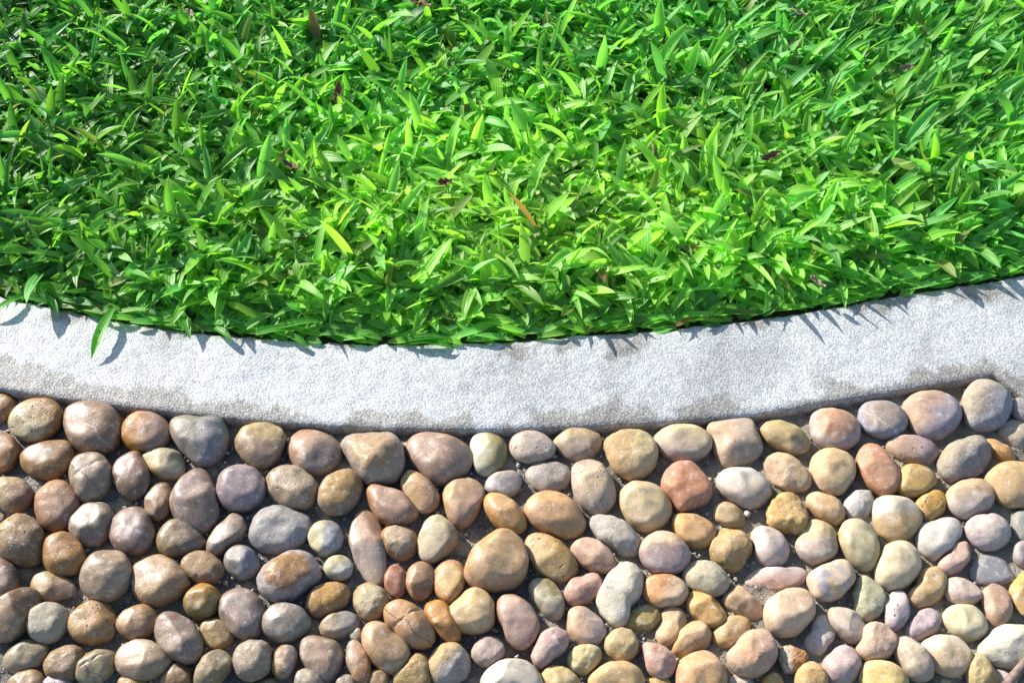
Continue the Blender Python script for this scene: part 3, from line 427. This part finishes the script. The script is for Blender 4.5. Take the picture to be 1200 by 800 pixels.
# everything past the kerb is lawn soil
x_s = [-12, -4, -1.4] + list(np.linspace(ix[0] + .02, ix[-1] - .02, 60)) + [1.6, 4, 12]
vs_, fs_ = [], []
for i, x in enumerate(x_s):
    y0 = inner_y(min(max(x, ix[0]), ix[-1])) - .01
    for j, t in enumerate(np.linspace(0, 1, 14) ** 2.5): vs_.append((x, y0 + t * 14, SOIL + .004 * fbm(x, y0 + t * 14, 14)))
fs_ = [(i * 14 + j, (i + 1) * 14 + j, (i + 1) * 14 + j + 1, i * 14 + j + 1) for i in range(len(x_s) - 1) for j in range(13)]
tag(link('soil', mesh('soil', vs_, fs_), M_SOIL), kind='structure')

# ------------------------------------------------------------------ the kerb: one curved strip with softly broken edges
def kerb():
    xs = list(np.arange(ix[0] + .05, corner_x - .01, .004)) + list(np.linspace(corner_x - .01, corner_x + .02, 16)) + list(np.arange(corner_x + .023, ix[-1] - .03, .004))
    prof = [(0, -.03), (0, -.02), (0, -.010), (0, -.004), (.0015, -.0012), (.004, 0)]
    n_in = 26; vs_, ed = [], []
    for x in xs:
        a, b = inner_y(x), outer_y(x); w_ = a - b
        row = []
        for d, z in prof: row.append((a - d, z, 0.))
        for t in np.linspace(.06, .93, n_in): row.append((a - t * w_, 0, t))
        for d, z in reversed([(0, -.036), (0, -.026), (0, -.017), (0, -.009), (0, -.0045), (.0008, -.0018), (.0026, -.0004)]): row.append((b + d, z, 1.))
        for k, (y, z, t) in enumerate(row):
            j = .0011 * fbm(x, y + z, 90) + .0007 * fbm(x, y + z, 320, 2)
            lo = .0016 * fbm(x, y, 9, 5)
            vs_.append((x, y + (j * 1.2 if t in (0., 1.) else 0), z + j * .6 + lo)); ed.append((a - y) / w_)
    m = len(row)
    fs = [(i * m + k, i * m + k + 1, (i + 1) * m + k + 1, (i + 1) * m + k) for i in range(len(xs) - 1) for k in range(m - 1)]
    me = mesh('concrete_kerb', vs_, fs)
    at = me.attributes.new('edge', 'FLOAT', 'POINT'); at.data.foreach_set('value', ed)
    me.flip_normals()
    return link('concrete_kerb', me, M_KERB)
tag(kerb(), 'curved pale washed concrete kerb with worn brownish edges between lawn and pebbles', 'kerb')

# ------------------------------------------------------------------ pebbles, each traced from its outline in the picture
DIRS = {'e': (1, 0), 'w': (-1, 0), 'n_': (0, 1), 's': (0, -1), 'ne': (.7, .7), 'nw': (-.7, .7), 'se': (.7, -.7), 'sw': (-.7, -.7)}
def pebble_table():
    for ln in PEBBLES.strip().splitlines():
        o, look, c1, c2, mode, fl, pts = ln.split('|')
        ox, oy = map(int, o.split())
        P = [tuple(map(float, p.split(','))) for p in pts.split()]
        yield look, c1, c2, mode, fl, [(ox + x / 4.445, oy + y / 4.445) for x, y in P]
NS, NR = 56, 26
made, rims = [], []
def make_pebble(look, c1, c2, mode, fl, px):
    rs = random.Random(look)
    a = np.array(px); area = .5 * abs(np.dot(a[:, 0], np.roll(a[:, 1], -1)) - np.dot(a[:, 1], np.roll(a[:, 0], -1)))
    mpp = DIST / F * .97
    small = min(np.ptp(a[:, 0]), np.ptp(a[:, 1])) / 2 * mpp
    c = small * rs.uniform(.72, .86) if area < 5200 else small * .72
    c = min(c, .0225)
    if 'flat' in fl: c *= .5
    z0 = MORTAR + c * .34
    if 'flat' in fl: z0 = MORTAR + .0015
    elif 'tiny' in look and c < .006: z0 = MORTAR + .005
    elif any(t in look for t in ('shade', 'shadow', 'crescent', 'triangle', 'kidney', 'sliver', 'fan-shaped', 'tiny', 'drop-shaped', 'whitish angular', 'chip')): z0 -= .0025
    else: z0 += rs.uniform(-.001, .004)
    G = [ground(x, y, z0) for x, y in px]
    cen = sum(G, Vector()) / len(G)
    d = Vector((cen.x - CAM.x, cen.y - CAM.y)); tant = d.length / (CAM.z - z0); d.normalize(); e = Vector((-d.y, d.x))
    q = [((g - cen).xy.dot(d), (g - cen).xy.dot(e)) for g in G]
    B = (max(u for u, _ in q) - min(u for u, _ in q)) / 2
    s = (1 + math.sqrt(max(.55, 1 - (c * tant / B) ** 2))) / 2
    xy = [d * (u * s) + e * v for u, v in q]
    # closed polar outline, cubic between the surveyed points
    th = np.array([math.atan2(p.y, p.x) for p in xy]); rr = np.array([p.length for p in xy])
    o_ = np.argsort(th); th, rr = th[o_], rr[o_]
    T = np.concatenate([th - 2 * math.pi, th, th + 2 * math.pi]); RR = np.concatenate([rr] * 3)
    n = len(T); m = np.zeros(n)
    m[1:-1] = (RR[2:] - RR[:-2]) / np.maximum(T[2:] - T[:-2], 1e-6)
    def rad(t):
        i = int(np.clip(np.searchsorted(T, t) - 1, 0, n - 2)); h = max(T[i + 1] - T[i], 1e-6); f = (t - T[i]) / h
        return (2 * f**3 - 3 * f**2 + 1) * RR[i] + (f**3 - 2 * f**2 + f) * h * m[i] + (-2 * f**3 + 3 * f**2) * RR[i + 1] + (f**3 - f**2) * h * m[i + 1]
    ts = np.linspace(-math.pi, math.pi, NS, endpoint=False)
    rad_ = np.array([max(rad(t), .3 * rr.mean()) for t in ts])
    rad_ = (np.roll(rad_, 1) + 2 * rad_ + np.roll(rad_, -1)) / 4 * 1.055
    seed = Vector((rs.uniform(-50, 50), rs.uniform(-50, 50), rs.uniform(-50, 50)))
    mean = rr.mean()
    nf = fl.count('f'); craggy = fl.count('r')
    planes = []
    for k in range(2 + nf * 2 if 'flat' not in fl else 0):
        az, el = rs.uniform(0, 2 * math.pi), R(rs.uniform(38, 80))
        nrm = Vector((math.cos(az) * math.cos(el), math.sin(az) * math.cos(el), math.sin(el)))
        planes.append((nrm, rs.uniform(.66, .80) if nf and k < nf * 2 else rs.uniform(.80, .92)))
    az, el = rs.uniform(0, 2 * math.pi), R(rs.uniform(72, 90))           # a worn, flattish crown
    planes.append((Vector((math.cos(az) * math.cos(el), math.sin(az) * math.cos(el), math.sin(el))), rs.uniform(.76, .90)))
    lean = Vector((rs.uniform(-.14, .14), rs.uniform(-.14, .14)))     # the crown of a stone is seldom above its middle
    pw = rs.uniform(2.0, 2.35)
    V, BL = [], []
    for j in range(NR + 1):
        ph = math.pi * (j / NR) - math.pi / 2
        cz, sz = math.cos(ph), math.sin(ph)
        wz = max(cz, 0) ** (2 / pw); hz = math.copysign(abs(sz) ** (2 / 2.05), sz)
        for i in range(NS):
            t = ts[i]
            # high up the outline relaxes towards a rounder one
            kk = .25 * abs(hz) + .75 * abs(hz) ** 8; rr_ = rad_[i] * (1 - kk) + mean * kk
            u = Vector((math.cos(t) * rr_ * wz, math.sin(t) * rr_ * wz, hz * c))
            u.x += lean.x * mean * max(hz, 0); u.y += lean.y * mean * max(hz, 0)
            nn = Vector((u.x / rr_, u.y / rr_, u.z / c))
            for nrm, hgt in planes:
                over = nn.dot(nrm) - hgt
                if over > 0:
                    over *= over / (over + .045)
                    nn -= nrm * over * .92
            u = Vector((nn.x * rr_, nn.y * rr_, nn.z * c))
            uu = u / mean
            k1 = noise.noise(uu * 1.1 + seed) * (.02 + .05 * abs(hz)) + noise.noise(uu * 2.4 + seed) * (.012 + .034 * abs(hz)) + noise.noise(uu * 5 + seed) * .014 + noise.noise(uu * 11 + seed) * .005
            if craggy:
                k1 += craggy * (noise.fractal(uu * 3.5 + seed, .8, 2.1, 4) * .028 - abs(noise.noise(uu * 2.2 - seed)) * .05 * (craggy > 1))
            if 'd' in fl:
                q_ = (uu - Vector((.12, -.05, .5))).length; k1 -= .16 * math.exp(-(q_ / .30) ** 2)
            if 'c' in fl and hz > 0:
                l_ = uu.x * .6 - uu.y * .8 + .12 + .1 * noise.noise(uu * 2 + seed); k1 -= .07 * math.exp(-(l_ / .045) ** 2) * (1 if abs(uu.x) < .6 else .3)
            V.append(u * (1 + k1))
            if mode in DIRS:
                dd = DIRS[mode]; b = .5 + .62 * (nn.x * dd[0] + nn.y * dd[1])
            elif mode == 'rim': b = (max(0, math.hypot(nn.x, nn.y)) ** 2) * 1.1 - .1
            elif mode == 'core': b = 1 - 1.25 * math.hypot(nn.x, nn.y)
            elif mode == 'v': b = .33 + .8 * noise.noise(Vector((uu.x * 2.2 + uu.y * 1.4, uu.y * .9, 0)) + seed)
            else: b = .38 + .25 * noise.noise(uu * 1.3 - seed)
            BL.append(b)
    fs = [(j * NS + i, j * NS + (i + 1) % NS, (j + 1) * NS + (i + 1) % NS, (j + 1) * NS + i) for j in range(NR) for i in range(NS)]
    bm = bmesh.new()
    lay = bm.verts.layers.float.new('blend')
    bv = [bm.verts.new(v) for v in V]
    for f in fs: bm.faces.new([bv[i] for i in f])
    me = bpy.data.meshes.new('pebble')
    for v, b in zip(bv, BL): v[lay] = b
    bmesh.ops.remove_doubles(bm, verts=bm.verts, dist=1e-5)
    bmesh.ops.recalc_face_normals(bm, faces=bm.faces)
    bm.to_mesh(me); bm.free()
    me.polygons.foreach_set('use_smooth', [True] * len(me.polygons))
    ob = link('pebble', me, M_PEB)
    ob.location = (cen.x, cen.y, z0)
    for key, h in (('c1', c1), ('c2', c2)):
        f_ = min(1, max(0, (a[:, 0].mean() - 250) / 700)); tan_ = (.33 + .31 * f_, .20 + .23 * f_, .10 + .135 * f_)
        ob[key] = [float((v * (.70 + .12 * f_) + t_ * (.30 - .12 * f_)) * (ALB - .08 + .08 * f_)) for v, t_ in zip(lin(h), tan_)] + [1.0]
    xm = a[:, 0].mean()
    ob['rough'] = float(min(1, craggy * .7)); ob['pits'] = float('p' in fl)
    ob['vein'] = 1.0 if 'v' in fl else (-1.0 if 'c' in fl else 0.0)
    ob['wet'] = float(np.clip((780 - xm) / 500, 0, 1) * (1 - .5 * bool(craggy)))
    made.append((ob, look, a.mean(0), area)); rims.append((cen.x, cen.y, rad_))
for row in pebble_table(): make_pebble(*row)
# the mortar bed rises to meet every stone
def mortar():
    xs, ys = axis(-.72, .72, .004, 12), [-12.5, -3.5] + list(np.arange(-.56, .06, .004)) + [.3]
    Xg, Yg = np.meshgrid(np.array(xs), np.array(ys)); lift = np.zeros_like(Xg)
    tt = np.concatenate([np.linspace(-math.pi, math.pi, NS, endpoint=False), [math.pi]])
    for cx, cy, rad_ in rims:
        dx, dy = Xg - cx, Yg - cy; r = np.hypot(dx, dy); m_ = r < rad_.max() + .02
        d = r[m_] - np.interp(np.arctan2(dy[m_], dx[m_]), tt, np.append(rad_, rad_[0]))
        lift[m_] = np.maximum(lift[m_], np.exp(-np.maximum(d, 0) / .0035))
    def z(x, y, l):
        return MORTAR + .003 * fbm(x, y, 22) + .002 * fbm(x, y, 75, 3) + .0008 * fbm(x, y, 260, 9) + l * .0028 * (.7 + .5 * fbm(x, y, 40, 4))
    it = iter(lift.ravel())
    me = grid_sheet('mortar_path', xs, ys, lambda x, y: z(x, y, next(it)))
    tag(link('mortar_path', me, M_MOR), kind='structure')
mortar()
# loose sand grains and grit lying on the mortar between the stones
def grit(mat, n_grains):
    tt = np.concatenate([np.linspace(-math.pi, math.pi, NS, endpoint=False), [math.pi]])
    cs = np.array([(c[0], c[1]) for c in rims]); V, Fs = [], []
    n = 0
    while n < n_grains:
        x, y = random.uniform(-.56, .58), random.uniform(-.37, -.03)
        if y > outer_y(x) - .001: continue
        d = np.hypot(cs[:, 0] - x, cs[:, 1] - y); inside = False
        for i in np.nonzero(d < .05)[0]:
            rad_ = rims[i][2]
            if d[i] < np.interp(math.atan2(y - cs[i, 1], x - cs[i, 0]), tt, np.append(rad_, rad_[0])) - .0005: inside = True; break
        if inside: continue
        r = random.choice((.0006, .0008, .001, .0013, .0018)) * random.uniform(.8, 1.3)
        o = len(V); z = MORTAR + .0022 + r * .4
        top = [Vector((math.cos(a) * random.uniform(.7, 1.2), math.sin(a) * random.uniform(.7, 1.2), random.uniform(-.2, .25))) for a in (0, 1.05, 2.1, 3.14, 4.2, 5.25)]
        for v in top + [Vector((random.uniform(-.3, .3), random.uniform(-.3, .3), .75)), Vector((0, 0, -.8))]: V.append(Vector((x, y, z)) + v * r)
        for a in range(6): Fs.extend(((o + a, o + (a + 1) % 6, o + 6), (o + (a + 1) % 6, o + a, o + 7)))
        n += 1
    tag(link('grit', mesh('grit', V, Fs, False), mat), 'fine sand and grit scattered over the mortar between pebbles', 'grit', kind='stuff')
grit(mat_plain('grit_grains', (.16, .14, .11), (.52, .46, .36), 300, .9), 2200)
# say where each one lies by the most telling neighbour
for ob, look, cpos, area in made:
    best = None
    for o2, l2, p2, a2 in made:
        if o2 is ob or 'tiny' in l2 or 'sliver' in l2: continue
        dist = np.hypot(*(p2 - cpos))
        sc = dist - .006 * a2
        if dist < 130 and (best is None or sc < best[0]) and len(look.split()) + len(l2.split()) <= 13: best = (sc, l2, p2 - cpos)
    lab = look
    if best:
        dx, dy = best[2]
        rel = ('just below the' if dy < 0 else 'just above the') if abs(dy) > abs(dx) * .8 else ('right of the' if dx < 0 else 'left of the')
        lab = f'{look} {rel} {best[1]}'
    tag(ob, lab, 'pebble', 'pebbles set in the mortar path')

# ------------------------------------------------------------------ grass: thousands of blades in tufts, one lawn
def grass():
    V, Fc, tone, across = [], [], [], []
    SEG = 6
    def blade(p, az, L, W, lift, droop, twist, col, fold=.25):
        """a folded, arching, pointed leaf growing from p towards az"""
        base = len(V); h = Vector((math.cos(az), math.sin(az), 0)); side0 = Vector((-h.y, h.x, 0)); pos = Vector(p); ang = lift
        wob = random.uniform(-.5, .5)
        for s_ in range(SEG + 1):
            f = s_ / SEG
            dirv = h * math.cos(ang) + Vector((0, 0, 1)) * math.sin(ang)
            up = Vector((0, 0, 1)) * math.cos(ang) - h * math.sin(ang)
            rt = twist * (f - .15)
            side = side0 * math.cos(rt) + up * math.sin(rt); nn = up * math.cos(rt) - side0 * math.sin(rt)
            wd = W * (.55 + .45 * min(1, f * 3.2)) * (1 - max(0, (f - .45) / .55) ** 2.3) * .5
            if s_ == SEG: wd = W * .01
            c = pos + side0 * (wob * L * .16 * f * f)
            V.extend((c - side * wd + nn * wd * fold * 2, c, c + side * wd + nn * wd * fold * 2))
            across.extend((0., .5, 1.)); tone.extend((col, col, col))
            pos = pos + dirv * (L / SEG); ang -= droop / SEG * (.5 + f)
            if pos.z < SOIL + .003: pos.z = SOIL + .003; ang = max(ang, 0)
        for s_ in range(SEG):
            b = base + s_ * 3
            Fc.extend(((b, b + 1, b + 4, b + 3), (b + 1, b + 2, b + 5, b + 4)))
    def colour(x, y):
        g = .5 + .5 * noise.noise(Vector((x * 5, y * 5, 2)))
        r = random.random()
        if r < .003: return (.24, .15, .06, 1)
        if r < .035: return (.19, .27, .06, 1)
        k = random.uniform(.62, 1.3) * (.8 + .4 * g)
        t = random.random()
        shade = .80 + .35 * min(1, max(0, (x + .62) / .45))             # shade towards the left end, painted into the blade colour
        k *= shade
        mid_light = math.exp(-((x - .02) / .38) ** 2 - ((y - .16) / .17) ** 2)   # brighter, yellower light behind the kerb's middle, painted into the blades
        k *= .92 + .34 * mid_light
        return (k * (.085 + .11 * t + .08 * mid_light), k * (.335 + .13 * t), k * (.052 + .035 * (1 - t)), 1)
    y_top = ground(600, -60, SOIL).y
    def tuft(x, y, z, nb, big=1.0, edge_=False):
        az0 = random.uniform(0, 6.28)
        # on the far right the blades sweep up and to the right
        sweep = min(1, max(0, (x - .12) / .35)) * min(1, max(0, (y - .12) / .2))
        for b in range(nb):
            az = az0 + b * 6.28 / nb + random.uniform(-.7, .7)
            if random.random() < sweep * .75: az = random.gauss(.55, .45)
            L = random.choice((.014, .018, .022, .026, .031, .036, .042, .050)) * random.uniform(.8, 1.25) * big
            W = random.uniform(.0068, .0112) * (.75 + .25 * L / .03)
            if edge_:
                if math.sin(az) < -.25 and random.random() < .93: az = -az
                if math.sin(az) < -.25: L = min(L, .028)
            if random.random() < .30: W *= random.uniform(.45, .75); L *= 1.15
            low = max(0, y - inner_y(x)); cap = math.asin(min(.95, (.45 * low + .003) / L))
            lift = min(cap, R(random.uniform(4, 55))) if low < .075 else R(random.choice((random.uniform(4, 32), random.uniform(10, 40), random.uniform(20, 68)))); droop = random.uniform(.1, 1.1)
            if low < .07:                                                  # kept back from the kerb, as if clipped
                tx, ty = x + L * math.cos(az) * math.cos(lift), y + L * math.sin(az) * math.cos(lift)
                if inner_y(tx) - ty > -.001 and random.random() < .84: az = -az
            j = Vector((random.gauss(0, .004), random.gauss(0, .004), random.uniform(0, .016) * min(1, max(0, y - inner_y(x)) / .06)))
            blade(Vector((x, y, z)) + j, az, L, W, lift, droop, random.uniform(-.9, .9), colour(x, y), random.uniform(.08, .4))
    step = .0130
    y = -.1
    while y < y_top + .25:
        half = .60 + .42 * max(0, y) + .10
        x = -half
        while x < half:
            xx, yy = x + random.uniform(-.6, .6) * step, y + random.uniform(-.6, .6) * step
            dy = yy - inner_y(xx)
            if dy > .010:
                bare = noise.noise(Vector((xx * 16, yy * 16, 7)))
                if bare > -.42 or random.random() < .4:
                    tuft(xx, yy, SOIL + min(.006, (yy - inner_y(xx)) * .1) * random.random(), random.choice((4, 5, 5, 6)) + (3 if dy < .03 else 0), 1.0 if dy > .03 else .9, dy < .035)
            x += step
        y += step * .9
    # runners lying along the kerb's edge
    x = -.66
    while x < .66:
        yk = inner_y(x)
        for q in range(3):
            az = random.choice((0, math.pi)) + random.gauss(.0, .55) + math.atan2(inner_y(x + .01) - yk, .01)
            L = random.uniform(.018, .042)
            if yk + .008 + L * math.sin(az) < inner_y(x + L * math.cos(az)): az = -az
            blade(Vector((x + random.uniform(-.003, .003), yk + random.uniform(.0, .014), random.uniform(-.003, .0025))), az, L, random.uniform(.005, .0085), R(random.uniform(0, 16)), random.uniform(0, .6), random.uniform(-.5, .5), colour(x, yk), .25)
        x += .0075
    # the leaves that hang out over the kerb
    for px, py, L, az, W, lift in ((133, 362, .064, -1.68, .0100, .22), (216, 370, .036, -1.15, .0075, .35), (28, 346, .040, -2.2, .0085, .25), (58, 348, .030, -.95, .006, .3),
                                   (252, 384, .030, -.8, .007, .4), (318, 386, .055, .12, .009, .25), (335, 392, .03, -.55, .007, .2), (300, 392, .045, .2, .008, .2), (470, 400, .05, .1, .008, .2), (495, 401, .034, -.25, .007, .2),
                                   (520, 399, .040, 3.3, .0075, .2), (690, 384, .045, .3, .008, .2), (640, 362, .075, .02, .0105, .25), (648, 350, .06, .45, .010, .3), (1010, 345, .05, .35, .009, .25)):
        p = ground(px, py, .004); blade(p, az, L, W, lift, .75, random.uniform(-.4, .4), (.08, .30, .032, 1), .3)
    me = bpy.data.meshes.new('grass')
    me.vertices.add(len(V)); me.vertices.foreach_set('co', np.array(V, dtype=np.float32).ravel())
    fa = np.array(Fc, dtype=np.int32)
    me.loops.add(fa.size); me.loops.foreach_set('vertex_index', fa.ravel())
    me.polygons.add(len(fa)); me.polygons.foreach_set('loop_start', np.arange(0, fa.size, 4, dtype=np.int32))
    me.polygons.foreach_set('use_smooth', [True] * len(fa))
    a1 = me.attributes.new('tone', 'FLOAT_COLOR', 'POINT'); a1.data.foreach_set('color', np.array(tone, dtype=np.float32).ravel())
    a2 = me.attributes.new('across', 'FLOAT', 'POINT'); a2.data.foreach_set('value', np.array(across, dtype=np.float32))
    me.update(); me.validate()
    o = link('grass', me, M_GRASS); print('blades', len(fa) // (SEG * 2))
    return tag(o, 'dense bright green broad-bladed lawn grass above the kerb', 'grass', kind='stuff')
grass()

# ------------------------------------------------------------------ small litter in the lawn and between the stones
def leaf(px, py, L, W, az, pitch, curl, mat, label, z=.022, cat='dry leaf'):
    vs_, fs_ = [], []
    n, m = 10, 4
    for i in range(n + 1):
        f = i / n; wd = W * math.sin(math.pi * min(1, f * .93 + .05)) ** .8 * .5
        for k in range(m + 1):
            g = k / m * 2 - 1
            vs_.append((f * L - L / 2, g * wd, curl * L * (f - .5) ** 2 * 2 + abs(g) ** 2 * wd * .8 + .0012 * math.sin(f * 17 + k)))
    fs_ = [(i * (m + 1) + k, (i + 1) * (m + 1) + k, (i + 1) * (m + 1) + k + 1, i * (m + 1) + k + 1) for i in range(n) for k in range(m)]
    o = link('dry_leaf', mesh('dry_leaf', vs_, fs_), mat)
    so = o.modifiers.new('thickness', 'SOLIDIFY'); so.thickness = .0005
    o.location = ground(px, py, z); o.rotation_euler = (random.uniform(-.3, .3), pitch, az)
    return tag(o, label, cat)
M_RED = mat_plain('red_dry_leaf', (.17, .06, .025), (.28, .12, .05), 120, .8, .25)
M_BRN = mat_plain('brown_dry_leaf', (.13, .065, .035), (.26, .15, .085), 120, .85, .2)
M_PUR = mat_plain('dark_dry_leaf', (.075, .035, .025), (.14, .07, .05), 120, .85, .15)
M_STRAW = mat_plain('straw_leaf', (.26, .19, .11), (.44, .34, .22), 120, .8, .2)
leaf(397, 110, .026, .009, 1.5, -.5, .3, M_RED, 'red-brown pointed leaf standing upright in the shaded lawn', .030)
leaf(342, 196, .024, .007, 2.5, .15, .4, M_BRN, 'long brown curled leaf lying across the sunlit grass', .030)
leaf(521, 215, .015, .009, .25, .1, .5, M_RED, 'short rusty red leaf scrap at mid lawn', .030)
leaf(931, 56, .022, .010, .9, -.3, .3, M_PUR, 'dark purple-brown leaf tucked under upper grass blades', .030)
leaf(936, 17, .026, .009, 2.2, .1, .4, M_STRAW, 'pale beige curled leaf in the upper lawn above a purple-brown leaf', .030)
leaf(903, 184, .030, .008, .55, 0, .3, M_BRN, 'thin grey-brown leaf lying slanted at the bright edge of lawn', .026)
leaf(1062, 80, .020, .007, .3, 0, .3, M_STRAW, 'small straw-coloured leaf scrap among slanting grass', .028)
leaf(222, 17, .018, .009, 2.4, 0, .3, M_STRAW, 'small tan leaf scrap at the very top of the lawn', .028)
leaf(492, 6, .034, .010, -.5, 0, .3, M_BRN, 'long mauve-brown dead leaf at the lawn\'s upper edge', .028)
leaf(957, 331, .020, .006, -.8, .1, .3, M_STRAW, 'pinkish withered leaf sliver in grass close to the kerb', .022)

def stick(name, pts, r0, r1, mat, label, cat):
    vs_, fs_ = [], []; k = 10
    P = [Vector(p) for p in pts]
    fine = []
    for i in range(len(P) - 1):
        for t in range(5): fine.append(P[i].lerp(P[i + 1], t / 5))
    fine.append(P[-1])
    for i, p in enumerate(fine):
        d = (fine[min(i + 1, len(fine) - 1)] - fine[max(i - 1, 0)]).normalized(); s = d.cross(Vector((0, 0, 1))).normalized(); u = s.cross(d)
        f = i / (len(fine) - 1); r = (r0 * (1 - f) + r1 * f) * (1 + .15 * noise.noise(p * 90))
        for a in range(k): vs_.append(p + (s * math.cos(a * 6.2832 / k) + u * math.sin(a * 6.2832 / k)) * r)
    n = len(fine)
    fs_ = [(i * k + a, i * k + (a + 1) % k, (i + 1) * k + (a + 1) % k, (i + 1) * k + a) for i in range(n - 1) for a in range(k)] + [tuple(range(k))[::-1], tuple(range((n - 1) * k, n * k))]
    return tag(link(name, mesh(name, vs_, fs_), mat), label, cat)
M_TWIG = mat_plain('twig_bark', (.10, .065, .05), (.26, .18, .15), 160, .6)
stick('twig', [ground(1166, 818, .000), ground(1182, 800, .000), ground(1200, 777, .001), ground(1226, 748, .002)], .0042, .0036, M_TWIG, 'brown twig lying over pebbles in the bottom corner', 'twig')
stick('grass_stalk', [ground(705, 528, -.016), ground(713, 548, -.014), ground(723, 572, -.022)], .0008, .0006, M_STRAW, 'thin dry straw stalk between the speckled beige and lumpy cream pebbles', 'straw')
